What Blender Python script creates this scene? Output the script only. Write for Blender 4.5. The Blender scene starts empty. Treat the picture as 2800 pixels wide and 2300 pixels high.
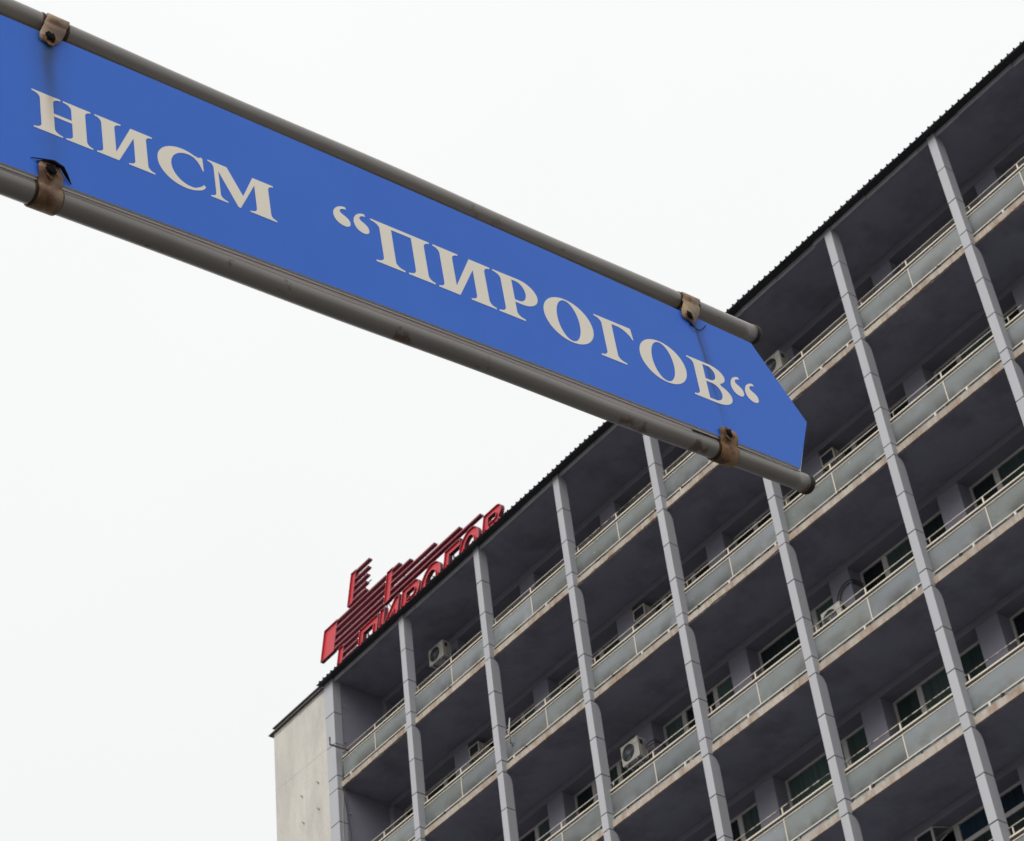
import bpy, math, random
from mathutils import Vector, Matrix

random.seed(7)
SC = bpy.context.scene
COL = SC.collection

# ------------------------------------------------------------------ camera
ZG = 37.35                       # height of the roof datum above the ground
cam_d = bpy.data.cameras.new('Camera')
cam = bpy.data.objects.new('Camera', cam_d)
COL.objects.link(cam)
CAM = Vector((38.99895, -28.78548, -35.74714 + ZG))
RT = Vector((0.61295156, 0.78431424, -0.09561149))
UP = Vector((0.57889453, -0.36343158, 0.72993055))
BK = Vector((0.53774669, -0.50276103, -0.67680118))
cam.matrix_world = Matrix(((RT.x, UP.x, BK.x, CAM.x), (RT.y, UP.y, BK.y, CAM.y), (RT.z, UP.z, BK.z, CAM.z), (0, 0, 0, 1)))
cam_d.sensor_fit = 'HORIZONTAL'
cam_d.sensor_width = 36.0
FPX = 6172.83
cam_d.lens = FPX * 36.0 / 2800.0
cam_d.clip_start = 0.05
cam_d.clip_end = 6000
SC.camera = cam
cam_d.dof.use_dof = True
cam_d.dof.focus_distance = 4.2
cam_d.dof.aperture_fstop = 32

# ------------------------------------------------------------------ sky and sun
SUN_EL, SUN_AZ = math.radians(42), math.radians(171)     # azimuth clockwise from +Y
w = bpy.data.worlds.new('World')
SC.world = w
w.use_nodes = True
nt = w.node_tree
nt.nodes.clear()
out = nt.nodes.new('ShaderNodeOutputWorld')
bg = nt.nodes.new('ShaderNodeBackground')
sky = nt.nodes.new('ShaderNodeTexSky')
sky.sky_type = 'NISHITA'
sky.sun_disc = False
sky.sun_elevation = SUN_EL
sky.sun_rotation = SUN_AZ
sky.air_density = 1.0
sky.dust_density = 4.0
# closed overcast: a luminous white layer, brighter towards the zenith, over the clear sky
tc = nt.nodes.new('ShaderNodeTexCoord')
sep = nt.nodes.new('ShaderNodeSeparateXYZ')
nt.links.new(tc.outputs['Generated'], sep.inputs[0])
ramp = nt.nodes.new('ShaderNodeMapRange')
ramp.inputs['From Min'].default_value = 0.0
ramp.inputs['From Max'].default_value = 1.0
ramp.inputs['To Min'].default_value = 5.08
ramp.inputs['To Max'].default_value = 6.5
nt.links.new(sep.outputs['Z'], ramp.inputs['Value'])
nz = nt.nodes.new('ShaderNodeTexNoise')
nz.inputs['Scale'].default_value = 2.2
nz.inputs['Detail'].default_value = 4
nt.links.new(tc.outputs['Generated'], nz.inputs['Vector'])
nmr = nt.nodes.new('ShaderNodeMapRange')
nmr.inputs['To Min'].default_value = 0.96
nmr.inputs['To Max'].default_value = 1.04
nt.links.new(nz.outputs['Fac'], nmr.inputs['Value'])
mul = nt.nodes.new('ShaderNodeMath')
mul.operation = 'MULTIPLY'
nt.links.new(ramp.outputs[0], mul.inputs[0])
nt.links.new(nmr.outputs[0], mul.inputs[1])
cl = nt.nodes.new('ShaderNodeVectorMath')
cl.operation = 'SCALE'
cl.inputs[0].default_value = (0.994, 0.999, 0.990)
nt.links.new(mul.outputs[0], cl.inputs['Scale'])
mx = nt.nodes.new('ShaderNodeMixRGB')
mx.inputs['Fac'].default_value = 0.95
nt.links.new(sky.outputs[0], mx.inputs['Color1'])
nt.links.new(cl.outputs[0], mx.inputs['Color2'])
nt.links.new(mx.outputs[0], bg.inputs['Color'])
bg.inputs['Strength'].default_value = 0.1
nt.links.new(bg.outputs[0], out.inputs['Surface'])

sd = bpy.data.lights.new('Sun', 'SUN')
sd.energy = 1.5
sd.angle = math.radians(50)
sd.color = (1.0, 0.97, 0.93)
sun = bpy.data.objects.new('Sun', sd)
COL.objects.link(sun)
sv = Vector((math.sin(SUN_AZ) * math.cos(SUN_EL), math.cos(SUN_AZ) * math.cos(SUN_EL), math.sin(SUN_EL)))
sun.rotation_euler = sv.to_track_quat('Z', 'Y').to_euler()
sun.location = (20, -30, 80)

vs = SC.view_settings
vs.view_transform = 'Standard'
vs.look = 'None'
vs.gamma = 1.0
vs.exposure = 0.70
vs.use_curve_mapping = False

# ------------------------------------------------------------------ helpers
def project(p):
    """photo pixel (2800 x 2300) of a world point, for leaving out what the photo cannot show"""
    q = Vector(p) - CAM
    z = -q.dot(BK)
    if z < 0.1:
        return None
    return 1400 + FPX * q.dot(RT) / z, 1150 - FPX * q.dot(UP) / z

def seen(pts, m=220):
    us = [project(p) for p in pts]
    us = [u for u in us if u]
    if not us:
        return False
    return (min(u[0] for u in us) < 2800 + m and max(u[0] for u in us) > -m and
            min(u[1] for u in us) < 2300 + m and max(u[1] for u in us) > -m)

class MB:
    def __init__(s):
        s.v, s.f, s.m, s.sm = [], [], [], []
    def face(s, idx, mi=0, smooth=False):
        s.f.append(idx); s.m.append(mi); s.sm.append(smooth)
    def box(s, x0, x1, y0, y1, z0, z1, mi=0):
        b = len(s.v)
        s.v += [(x0, y0, z0), (x1, y0, z0), (x1, y1, z0), (x0, y1, z0), (x0, y0, z1), (x1, y0, z1), (x1, y1, z1), (x0, y1, z1)]
        for q in ((0, 3, 2, 1), (4, 5, 6, 7), (0, 1, 5, 4), (1, 2, 6, 5), (2, 3, 7, 6), (3, 0, 4, 7)):
            s.face([b + i for i in q], mi)
        return s
    def cbox(s, x0, x1, y0, y1, z0, z1, c=0.01, mi=0):
        """box with chamfered edges in the x-z outline and a chamfered front"""
        def ring(y, k):
            return [(x0 + c + k, y, z0 + k), (x1 - c - k, y, z0 + k), (x1 - k, y, z0 + c + k), (x1 - k, y, z1 - c - k),
                    (x1 - c - k, y, z1 - k), (x0 + c + k, y, z1 - k), (x0 + k, y, z1 - c - k), (x0 + k, y, z0 + c + k)]
        b = len(s.v)
        s.v += ring(y0, c * .6) + ring(y0 + c * .6, 0) + ring(y1, 0)
        for r in (0, 8):
            for i in range(8):
                j = (i + 1) % 8
                s.face([b + r + i, b + r + j, b + r + 8 + j, b + r + 8 + i], mi)
        s.face([b + i for i in range(8)][::1], mi)
        s.face([b + 16 + i for i in range(8)][::-1], mi)
        return s
    def prism(s, prof, x0, x1, mi=0):
        """prof: (y,z) outline, extruded along x"""
        b = len(s.v); n = len(prof)
        s.v += [(x0, y, z) for y, z in prof] + [(x1, y, z) for y, z in prof]
        for i in range(n):
            j = (i + 1) % n
            s.face([b + i, b + j, b + n + j, b + n + i], mi)
        s.face([b + i for i in range(n)][::-1], mi)
        s.face([b + n + i for i in range(n)], mi)
        return s
    def tube(s, pts, r, n=8, mi=0, caps=True):
        pts = [Vector(p) for p in pts]
        b = len(s.v)
        ref = None
        for i, p in enumerate(pts):
            t = (pts[min(i + 1, len(pts) - 1)] - pts[max(i - 1, 0)]).normalized()
            if ref is None:
                ref = Vector((0, 0, 1)) if abs(t.z) < .9 else Vector((1, 0, 0))
            a = t.cross(ref).normalized()
            c = a.cross(t).normalized()
            ref = c
            rr = r[i] if isinstance(r, (list, tuple)) else r
            for k in range(n):
                an = 2 * math.pi * k / n
                s.v.append(tuple(p + a * (rr * math.cos(an)) + c * (rr * math.sin(an))))
        for i in range(len(pts) - 1):
            for k in range(n):
                j = (k + 1) % n
                s.face([b + i * n + k, b + i * n + j, b + (i + 1) * n + j, b + (i + 1) * n + k], mi, True)
        if caps:
            s.face([b + k for k in range(n)][::-1], mi)
            e = b + (len(pts) - 1) * n
            s.face([e + k for k in range(n)], mi)
        return s
    def mesh(s, name):
        me = bpy.data.meshes.new(name)
        me.from_pydata(s.v, [], s.f)
        me.polygons.foreach_set('material_index', s.m)
        me.polygons.foreach_set('use_smooth', s.sm)
        me.update()
        return me

def tag(o, label=None, cat=None, group=None, kind=None):
    for k, v in (('label', label), ('category', cat), ('group', group), ('kind', kind)):
        if v:
            o[k] = v
    return o

def obj(name, me, mats, parent=None, loc=None):
    if isinstance(me, MB):
        me = me.mesh(name)
    if mats is not None and len(me.materials) == 0:
        for m in (mats if isinstance(mats, (list, tuple)) else [mats]):
            me.materials.append(m)
    o = bpy.data.objects.new(name, me)
    COL.objects.link(o)
    o.parent = parent
    if loc is not None:
        o.location = loc
    return o

def empty(name, loc=(0, 0, 0), parent=None):
    o = bpy.data.objects.new(name, None)
    COL.objects.link(o)
    o.location = loc
    o.parent = parent
    o.empty_display_size = 0.2
    return o

def outline_mesh(name, loops, depth):
    """flat outline with holes (x,y) filled and given a thickness along z, via a 2D curve"""
    cu = bpy.data.curves.new(name, 'CURVE')
    cu.dimensions = '2D'
    cu.fill_mode = 'BOTH'
    cu.extrude = depth / 2
    for lp in loops:
        sp = cu.splines.new('POLY')
        sp.points.add(len(lp) - 1)
        for i, (x, y) in enumerate(lp):
            sp.points[i].co = (x, y, 0, 1)
        sp.use_cyclic_u = True
    o = bpy.data.objects.new(name, cu)
    COL.objects.link(o)
    dg = bpy.context.evaluated_depsgraph_get()
    me = bpy.data.meshes.new_from_object(o.evaluated_get(dg))
    me.name = name
    bpy.data.objects.remove(o)
    bpy.data.curves.remove(cu)
    return me

# ------------------------------------------------------------------ materials
def mat(name, base, rough=.6, var=.12, scale=6.0, stretch=(1, 1, 1), dirt=None, dirt_amt=.0, dirt_scale=3.0,
        dirt_lo=.52, dirt_hi=.72, bump=0.0, bump_scale=60.0, metal=0.0, rnd=0.0, spec=.5, rnd_tint=None):
    m = bpy.data.materials.new(name)
    m.use_nodes = True
    t = m.node_tree
    N, Lk = t.nodes, t.links
    bs = N['Principled BSDF']
    bs.inputs['Roughness'].default_value = rough
    bs.inputs['Metallic'].default_value = metal
    bs.inputs['Specular IOR Level'].default_value = spec
    co = N.new('ShaderNodeTexCoord')
    mp = N.new('ShaderNodeMapping')
    mp.inputs['Scale'].default_value = stretch
    Lk.new(co.outputs['Object'], mp.inputs['Vector'])
    oi = N.new('ShaderNodeObjectInfo')
    sh = N.new('ShaderNodeVectorMath'); sh.operation = 'MULTIPLY_ADD'
    cx = N.new('ShaderNodeCombineXYZ')
    for i in range(3):
        Lk.new(oi.outputs['Random'], cx.inputs[i])
    sh.inputs[1].default_value = (37, 53, 71)
    Lk.new(cx.outputs[0], sh.inputs[0])
    Lk.new(mp.outputs[0], sh.inputs[2])
    n1 = N.new('ShaderNodeTexNoise')
    n1.inputs['Scale'].default_value = scale
    n1.inputs['Detail'].default_value = 6
    n1.inputs['Roughness'].default_value = .6
    Lk.new(sh.outputs[0], n1.inputs['Vector'])
    mr = N.new('ShaderNodeMapRange')
    mr.inputs['From Min'].default_value = .25
    mr.inputs['From Max'].default_value = .75
    mr.inputs['To Min'].default_value = 1 - var
    mr.inputs['To Max'].default_value = 1 + var
    Lk.new(n1.outputs['Fac'], mr.inputs['Value'])
    fac = mr.outputs[0]
    if rnd:
        r2 = N.new('ShaderNodeMapRange')
        r2.inputs['To Min'].default_value = 1 - rnd
        r2.inputs['To Max'].default_value = 1 + rnd
        Lk.new(oi.outputs['Random'], r2.inputs['Value'])
        mm = N.new('ShaderNodeMath'); mm.operation = 'MULTIPLY'
        Lk.new(fac, mm.inputs[0]); Lk.new(r2.outputs[0], mm.inputs[1])
        fac = mm.outputs[0]
    col = N.new('ShaderNodeVectorMath'); col.operation = 'SCALE'
    col.inputs[0].default_value = base[:3]
    if rnd_tint is not None:
        tm = N.new('ShaderNodeMixRGB')
        tm.inputs['Color1'].default_value = (*base[:3], 1)
        tm.inputs['Color2'].default_value = (*rnd_tint, 1)
        fr = N.new('ShaderNodeMath'); fr.operation = 'FRACT'
        f7 = N.new('ShaderNodeMath'); f7.operation = 'MULTIPLY'; f7.inputs[1].default_value = 7.31
        Lk.new(oi.outputs['Random'], f7.inputs[0]); Lk.new(f7.outputs[0], fr.inputs[0])
        Lk.new(fr.outputs[0], tm.inputs['Fac'])
        Lk.new(tm.outputs[0], col.inputs[0])
    Lk.new(fac, col.inputs['Scale'])
    last = col.outputs[0]
    if dirt is not None:
        n2 = N.new('ShaderNodeTexNoise')
        n2.inputs['Scale'].default_value = dirt_scale
        n2.inputs['Detail'].default_value = 8
        n2.inputs['Roughness'].default_value = .65
        Lk.new(sh.outputs[0], n2.inputs['Vector'])
        d = N.new('ShaderNodeMapRange')
        d.inputs['From Min'].default_value = dirt_lo
        d.inputs['From Max'].default_value = dirt_hi
        d.inputs['To Max'].default_value = dirt_amt
        Lk.new(n2.outputs['Fac'], d.inputs['Value'])
        mix = N.new('ShaderNodeMixRGB')
        mix.inputs['Color2'].default_value = (*dirt, 1)
        Lk.new(d.outputs[0], mix.inputs['Fac'])
        Lk.new(last, mix.inputs['Color1'])
        last = mix.outputs[0]
    Lk.new(last, bs.inputs['Base Color'])
    if bump:
        n3 = N.new('ShaderNodeTexNoise')
        n3.inputs['Scale'].default_value = bump_scale
        n3.inputs['Detail'].default_value = 4
        Lk.new(sh.outputs[0], n3.inputs['Vector'])
        bp = N.new('ShaderNodeBump')
        bp.inputs['Strength'].default_value = bump
        bp.inputs['Distance'].default_value = .02
        Lk.new(n3.outputs['Fac'], bp.inputs['Height'])
        Lk.new(bp.outputs[0], bs.inputs['Normal'])
    return m

M = {}
M['clad'] = mat('clad', (.375, .38, .405), spec=.25, rough=.5, var=.03, scale=1.2, dirt=(.28, .28, .30), dirt_amt=.22, dirt_scale=1.1, stretch=(3, 3, .35), rnd=.035)
M['core'] = mat('core', (.016, .016, .018), rough=.9)
M['paint'] = mat('paint', (.225, .22, .27), rough=.9, var=.07, scale=.7, bump=.25, bump_scale=45, dirt=(.155, .15, .18), dirt_amt=.45, dirt_scale=.55)
M['soffit'] = mat('soffit', (.262, .264, .322), rough=.92, var=.12, scale=.6, dirt=(.165, .16, .195), dirt_amt=.75, dirt_scale=.9, dirt_lo=.46, dirt_hi=.66)
M['stucco'] = mat('stucco', (.515, .495, .45), rough=.95, var=.12, scale=.9, stretch=(1.3, 1.3, .35), bump=.5, bump_scale=26, dirt=(.33, .32, .31), dirt_amt=.75, dirt_scale=1.3, dirt_lo=.42, dirt_hi=.72)
M['fascia'] = mat('fascia', (.40, .35, .30), rough=.95, var=.18, scale=7, stretch=(1.6, 1, .5), dirt=(.25, .17, .12), dirt_amt=.85, dirt_scale=2.2, dirt_lo=.44, dirt_hi=.64, bump=.6, bump_scale=30, rnd=.08)
M['rail'] = mat('rail', (.60, .545, .445), rough=.45, var=.06, scale=4, dirt=(.16, .10, .06), dirt_amt=.8, dirt_scale=5, dirt_lo=.62, dirt_hi=.74)
M['railrust'] = mat('railrust', (.62, .55, .45), rough=.55, var=.1, scale=4, dirt=(.06, .04, .03), dirt_amt=.95, dirt_scale=7, dirt_lo=.46, dirt_hi=.58)
M['raildark_gapshade'] = mat('raildark_gapshade', (.018, .014, .012), rough=.8, var=.2)  # near-black for dark rail feet and the painted shade in the rail gap
M['frame'] = mat('frame', (.54, .525, .50), rough=.5, var=.06, scale=3, dirt=(.3, .28, .25), dirt_amt=.4, dirt_scale=4)
M['flash'] = mat('flash', (.50, .52, .55), rough=.45, var=.08, scale=1.5, dirt=(.3, .3, .3), dirt_amt=.5, dirt_scale=2.5, stretch=(1, 1, 1), rnd=.1)
M['sheet'] = mat('sheet', (.022, .023, .03), rough=.55, var=.2, scale=2)
M['coping'] = mat('coping', (.10, .09, .092), rough=.6, var=.25, scale=1.5, dirt=(.14, .12, .11), dirt_amt=.5)
M['eaves'] = mat('eaves', (.30, .27, .27), rough=.8, var=.15, scale=1.5)
M['kick'] = mat('kick', (.38, .40, .46), rough=.35, var=.1, scale=2, rnd=.22, rnd_tint=(.22, .34, .31), dirt=(.2, .2, .2), dirt_amt=.4)
M['ac'] = mat('ac', (.45, .43, .385), rough=.5, var=.05, scale=3, dirt=(.24, .21, .17), dirt_amt=.5, dirt_scale=4, dirt_lo=.5, dirt_hi=.75, rnd=.08)
M['black'] = mat('black', (.008, .008, .009), spec=.1, rough=.9, var=.1)
M['rubber'] = mat('rubber', (.018, .016, .016), rough=.7, var=.2)
M['coil'] = mat('coil', (.03, .04, .055), rough=.45, var=.2, scale=9)
M['red'] = mat('red', (.50, .028, .042), rough=.42, var=.1, scale=1.5, dirt=(.40, .04, .05), dirt_amt=.5, dirt_scale=1.4)
M['redside'] = mat('redside', (.24, .03, .055), rough=.5, var=.15, scale=2)
M['stripe'] = mat('stripe', (.22, .028, .05), rough=.45, var=.2, scale=2, dirt=(.2, .03, .05), dirt_amt=.6, dirt_scale=2)
M['redlip'] = mat('redlip', (.40, .20, .21), rough=.5, var=.1)
M['galv'] = mat('galv', (.34, .35, .36), rough=.45, metal=.6, var=.15, scale=6)
M['cable'] = mat('cable', (.03, .03, .033), rough=.6)
M['cablegrey'] = mat('cablegrey', (.38, .36, .34), rough=.6)
M['steel'] = mat('steel', (.24, .26, .29), rough=.5, metal=.3, var=.1)
M['asphalt'] = mat('asphalt', (.085, .083, .08), rough=.95, var=.2, scale=.8, bump=.3, bump_scale=30)
M['lowwall'] = M['paint']

# frosted balcony glass
def glass_mat():
    m = bpy.data.materials.new('frosted')
    m.use_nodes = True
    t = m.node_tree; N, Lk = t.nodes, t.links
    bs = N['Principled BSDF']
    co = N.new('ShaderNodeTexCoord'); oi = N.new('ShaderNodeObjectInfo')
    cx = N.new('ShaderNodeCombineXYZ')
    for i in range(3):
        Lk.new(oi.outputs['Random'], cx.inputs[i])
    sh = N.new('ShaderNodeVectorMath'); sh.operation = 'MULTIPLY_ADD'; sh.inputs[1].default_value = (91, 47, 63)
    Lk.new(cx.outputs[0], sh.inputs[0]); Lk.new(co.outputs['Object'], sh.inputs[2])
    n = N.new('ShaderNodeTexNoise'); n.inputs['Scale'].default_value = 1.9; n.inputs['Detail'].default_value = 5
    Lk.new(sh.outputs[0], n.inputs['Vector'])
    cr = N.new('ShaderNodeMixRGB')
    cr.inputs['Color1'].default_value = (.235, .262, .253, 1); cr.inputs['Color2'].default_value = (.285, .305, .33, 1)
    Lk.new(oi.outputs['Random'], cr.inputs['Fac'])
    d = N.new('ShaderNodeMapRange'); d.inputs['From Min'].default_value = .45; d.inputs['From Max'].default_value = .72; d.inputs['To Max'].default_value = .75
    Lk.new(n.outputs['Fac'], d.inputs['Value'])
    mx2 = N.new('ShaderNodeMixRGB'); mx2.inputs['Color2'].default_value = (.215, .215, .19, 1)
    Lk.new(d.outputs[0], mx2.inputs['Fac']); Lk.new(cr.outputs[0], mx2.inputs['Color1'])
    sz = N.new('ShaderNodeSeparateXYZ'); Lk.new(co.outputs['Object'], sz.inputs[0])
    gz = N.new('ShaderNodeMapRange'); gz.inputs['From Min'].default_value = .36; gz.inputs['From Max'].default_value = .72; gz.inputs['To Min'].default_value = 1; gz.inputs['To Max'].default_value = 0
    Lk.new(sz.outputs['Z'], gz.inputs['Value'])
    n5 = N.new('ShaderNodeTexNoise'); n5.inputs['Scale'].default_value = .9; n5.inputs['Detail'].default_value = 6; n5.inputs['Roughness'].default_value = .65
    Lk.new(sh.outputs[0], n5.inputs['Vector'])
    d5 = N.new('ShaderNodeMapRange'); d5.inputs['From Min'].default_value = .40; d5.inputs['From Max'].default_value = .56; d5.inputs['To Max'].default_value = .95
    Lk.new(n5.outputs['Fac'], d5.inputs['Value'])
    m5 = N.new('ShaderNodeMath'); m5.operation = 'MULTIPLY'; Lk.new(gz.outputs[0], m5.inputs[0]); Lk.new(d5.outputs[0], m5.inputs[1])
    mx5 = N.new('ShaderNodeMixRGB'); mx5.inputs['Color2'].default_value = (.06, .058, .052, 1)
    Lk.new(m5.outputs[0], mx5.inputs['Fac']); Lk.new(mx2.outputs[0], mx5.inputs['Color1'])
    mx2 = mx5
    # pale scratches
    n4 = N.new('ShaderNodeTexNoise'); n4.inputs['Scale'].default_value = 9; n4.inputs['Detail'].default_value = 2
    Lk.new(sh.outputs[0], n4.inputs['Vector'])
    d4 = N.new('ShaderNodeMapRange'); d4.inputs['From Min'].default_value = .71; d4.inputs['From Max'].default_value = .76; d4.inputs['To Max'].default_value = .35
    Lk.new(n4.outputs['Fac'], d4.inputs['Value'])
    mx4 = N.new('ShaderNodeMixRGB'); mx4.inputs['Color2'].default_value = (.6, .6, .57, 1)
    Lk.new(d4.outputs[0], mx4.inputs['Fac']); Lk.new(mx2.outputs[0], mx4.inputs['Color1'])
    hs = N.new('ShaderNodeHueSaturation')
    hv = N.new('ShaderNodeMapRange'); hv.inputs['To Min'].default_value = .78; hv.inputs['To Max'].default_value = 1.16
    hf = N.new('ShaderNodeMath'); hf.operation = 'FRACT'; hm = N.new('ShaderNodeMath'); hm.operation = 'MULTIPLY'; hm.inputs[1].default_value = 13.7
    Lk.new(oi.outputs['Random'], hm.inputs[0]); Lk.new(hm.outputs[0], hf.inputs[0]); Lk.new(hf.outputs[0], hv.inputs['Value'])
    Lk.new(hv.outputs[0], hs.inputs['Value']); Lk.new(mx4.outputs[0], hs.inputs['Color'])
    Lk.new(hs.outputs[0], bs.inputs['Base Color'])
    bs.inputs['Roughness'].default_value = .32
    tr = N.new('ShaderNodeBsdfRefraction') if False else N.new('ShaderNodeBsdfTransparent')
    gl = N.new('ShaderNodeBsdfTranslucent'); gl.inputs['Color'].default_value = (.5, .55, .55, 1)
    ms = N.new('ShaderNodeMixShader'); ms.inputs['Fac'].default_value = .30
    Lk.new(bs.outputs[0], ms.inputs[1]); Lk.new(gl.outputs[0], ms.inputs[2])
    ms2 = N.new('ShaderNodeMixShader'); ms2.inputs['Fac'].default_value = .12
    tr.inputs['Color'].default_value = (.75, .82, .80, 1)
    Lk.new(ms.outputs[0], ms2.inputs[1]); Lk.new(tr.outputs[0], ms2.inputs[2])
    o = [x for x in N if x.type == 'OUTPUT_MATERIAL'][0]
    Lk.new(ms2.outputs[0], o.inputs['Surface'])
    return m
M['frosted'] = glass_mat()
def pane_mat(name, base, tint):
    m = mat(name, base, rough=.12, var=.35, scale=1.2, stretch=(9, 1, .25), rnd=.5, rnd_tint=tint, spec=.6)
    return m
M['pane'] = pane_mat('pane', (.012, .016, .02), (.035, .055, .05))
M['paneblue'] = pane_mat('paneblue', (.018, .035, .06), (.02, .045, .07))
M['panegreen'] = pane_mat('panegreen', (.05, .085, .075), (.06, .09, .085))

# ------------------------------------------------------------------ setting: ground
g = MB(); R_ = 3000
g.v = [(-R_, -R_, 0), (R_, -R_, 0), (R_, R_, 0), (-R_, R_, 0)]; g.face([0, 1, 2, 3])
tag(obj('ground', g, M['asphalt']), kind='structure')

# ------------------------------------------------------------------ building
W = 3.1856
J0 = [0.0, -3.293, -6.556, -9.899, -13.152, -16.43, -19.70, -22.98, -26.26, -29.54, -32.82]
J1 = [-0.919, -4.28, -7.536, -10.88, -14.135]
J2 = [-1.903, -5.264, -8.512, -11.857, -15.118]
J3 = [-2.885, -6.245, -9.49, -12.831, -16.10]
NF = 9                       # fins 0..9 ; bay k lies between fin k and fin k+1
XR = NF * W + 1.0
YW, YG = 1.60, 1.97          # wall plane and window plane
PIER = 0.40                  # pier reaches this far left of the fin corner
B = empty('building', (0, 0, ZG))
tag(B, 'tall lilac-grey balcony block with pale vertical fins and frosted railings', 'building')

# masses
m = MB(); m.box(-.40, XR, 2.06, 12, -ZG, .12)
obj('core_wall', m, M['paint'], B)
m = MB(); m.box(-2.8, -.395, .02, 12, -ZG, .085)
ew = obj('end_wall', m, M['stucco'], B)
ew['label'] = 'blank cream stucco end wall'
# groove under the eaves and hairline joint, thin strips let into the stucco
for (za, zb, dz, mk) in ((-.012, .012, .02, 'coping'), (-1.737, -1.83, .012, 'frame')):
    m = MB(); n = 24
    for i in range(n + 1):
        x = -2.79 + (2.79 - .41) * i / n
        z = za + (zb - za) * i / n + random.uniform(-.008, .008)
        h = dz * random.uniform(.5, 1.1)
        m.v += [(x, .016, z - h / 2), (x, .016, z + h / 2)]
    for i in range(n):
        m.face([2 * i, 2 * i + 2, 2 * i + 3, 2 * i + 1])
    obj('joint_strip', m, M[mk], ew)
for (x, z) in ((-.85, -2.63), (-1.59, -2.62), (-.87, -3.42), (-1.56, -3.45)):
    m = MB(); m.tube([(x, .03, z), (x + .01, -.05, z), (x + .045, -.06, z - .005)], .009, 6)
    m.box(x - .02, x + .02, .005, .025, z - .014, z + .014)
    obj('wall_hook', m, M['steel'], ew)

# side wall closing the first bay, lower part down to ground
m = MB(); m.box(-.394, -.012, .262, 2.0, -ZG, .2)
obj('side_wall', m, M['paint'], B)
for (y, z) in ((.297, -.64), (.2985, -1.78), (.317, -3.98)):
    m = MB(); m.tube([(-.02, y + .02, z), (.06, y + .02, z), (.075, y + .02, z + .02)], .011, 6)
    obj('wall_hook', m, M['steel'], B)

def storey_pts(k, s):
    x0, x1 = k * W - .4, (k + 1) * W
    return [(x, y, J0[s] + ZG + dz) for x in (x0, x1) for y in (0, 1.97) for dz in (.1, -3.4)]

# slabs, one per storey, each with its worn fascia bay by bay
for s in range(0, len(J0)):
    if s == 0:
        continue
    zb, zt = J0[s] + .062, J0[s] + .222
    m = MB(); m.box(-.012, XR, .165, 2.06, zb, zt)
    sl = obj('balcony_slab', m, M['soffit'], B)
    for k in range(NF):
        if not seen([(x, .12, z + ZG) for x in (k * W, (k + 1) * W) for z in (zb, zt)]):
            continue
        x0 = k * W + (.006 if k else -.006); x1 = (k + 1) * W
        n = 70
        wear = {1: .034, 2: .014}.get(s, .005)
        if s == 1 and k in (1, 2): wear = .012
        if s == 2 and k in (4,): wear = .034
        m = MB()
        ph = random.uniform(0, 50)
        a = b2 = 0
        for i in range(n + 1):
            x = x0 + (x1 - x0) * i / n
            a = a * .75 + random.uniform(-1, 1) * .5
            b2 = b2 * .6 + random.uniform(-1, 1) * .5
            chip = wear * max(-.25, a) * .8
            yf = .118 + wear * .35 * abs(b2)
            zbot = zb - .004 + max(0, chip)
            zt2 = zt - wear * .5 * max(0, b2)
            m.v += [(x, yf, zt2), (x, yf + wear * .15 * abs(a), zbot + wear * .3), (x, yf + .02 + wear * .3 * abs(a), zbot), (x, .17, zb - .003), (x, .17, zt + .002)]
        for i in range(n):
            p, q = i * 5, i * 5 + 5
            for c in range(5):
                d = (c + 1) % 5
                m.face([p + c, p + d, q + d, q + c])
        m.face([4, 3, 2, 1, 0]); m.face([n * 5 + c for c in range(5)])
        obj('slab_edge', m, M['fascia'], sl)

# roof: soffit slab, light flashing strips, dark ribbed sheet, coping over the end wall
roof = empty('roof', (0, 0, 0), B)
m = MB(); m.box(-.40, XR, .085, 2.06, .115, .212)
obj('soffit', m, M['soffit'], roof)
x = 0.0
xs = [0.0]
while xs[-1] < XR:
    xs.append(xs[-1] + random.choice((1.55, 1.62, 1.2, .45, 1.58)))
for a, b in zip(xs, xs[1:]):
    if seen([(a, .05, ZG), (b, .05, ZG)]):
        m = MB(); m.prism([(.052, .098), (.082, .092), (.086, .225), (.05, .215)], a + .004, b - .004)
        o = obj('flashing_strip', m, M['flash'], roof)
        o.rotation_euler = (0, 0, random.uniform(-.0015, .0015))
# ribbed sheet
def roof_z(y): return .152 + .30 * (y + .2)
m = MB(); P_ = .177
x = -.47
prof = []
while x < XR:
    prof += [(x, 0), (x + .132, 0), (x + .139, .053), (x + .164, .053), (x + .170, 0)]
    x += P_
n = len(prof)
for y in (-.2, 5.0):
    jit = random.Random(3)
    for (px, pz) in prof:
        m.v.append((px + jit.uniform(-.004, .004), y, roof_z(y) + pz + ((jit.uniform(-.004, .004) + .008 * math.sin(px * 1.3) + .005 * math.sin(px * 3.1 + 1)) if y < 0 else 0)))
for i in range(n - 1):
    m.face([i, i + 1, n + i + 1, n + i])
obj('roof_sheet', m, M['sheet'], roof)
m = MB(); m.prism([(-.19, .136), (.049, .19), (.049, .213), (-.19, .142)], -.46, XR)     # closure under the sheet
obj('eaves_closure', m, M['sheet'], roof)
for (xa, xb, yf, za, zb2) in ((-2.96, -.42, -.06, .088, .11), (-2.8, -.425, -.03, .242, .268)):
    m = MB(); m.prism([(yf, za), (12, za + .03), (12, zb2 + .03), (yf, zb2)], xa, xb)
    obj('coping', m, M['coping'], roof)
m = MB(); m.box(-2.78, -.43, .03, 11.9, .132, .255)
obj('eaves_board', m, M['eaves'], roof)

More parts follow.
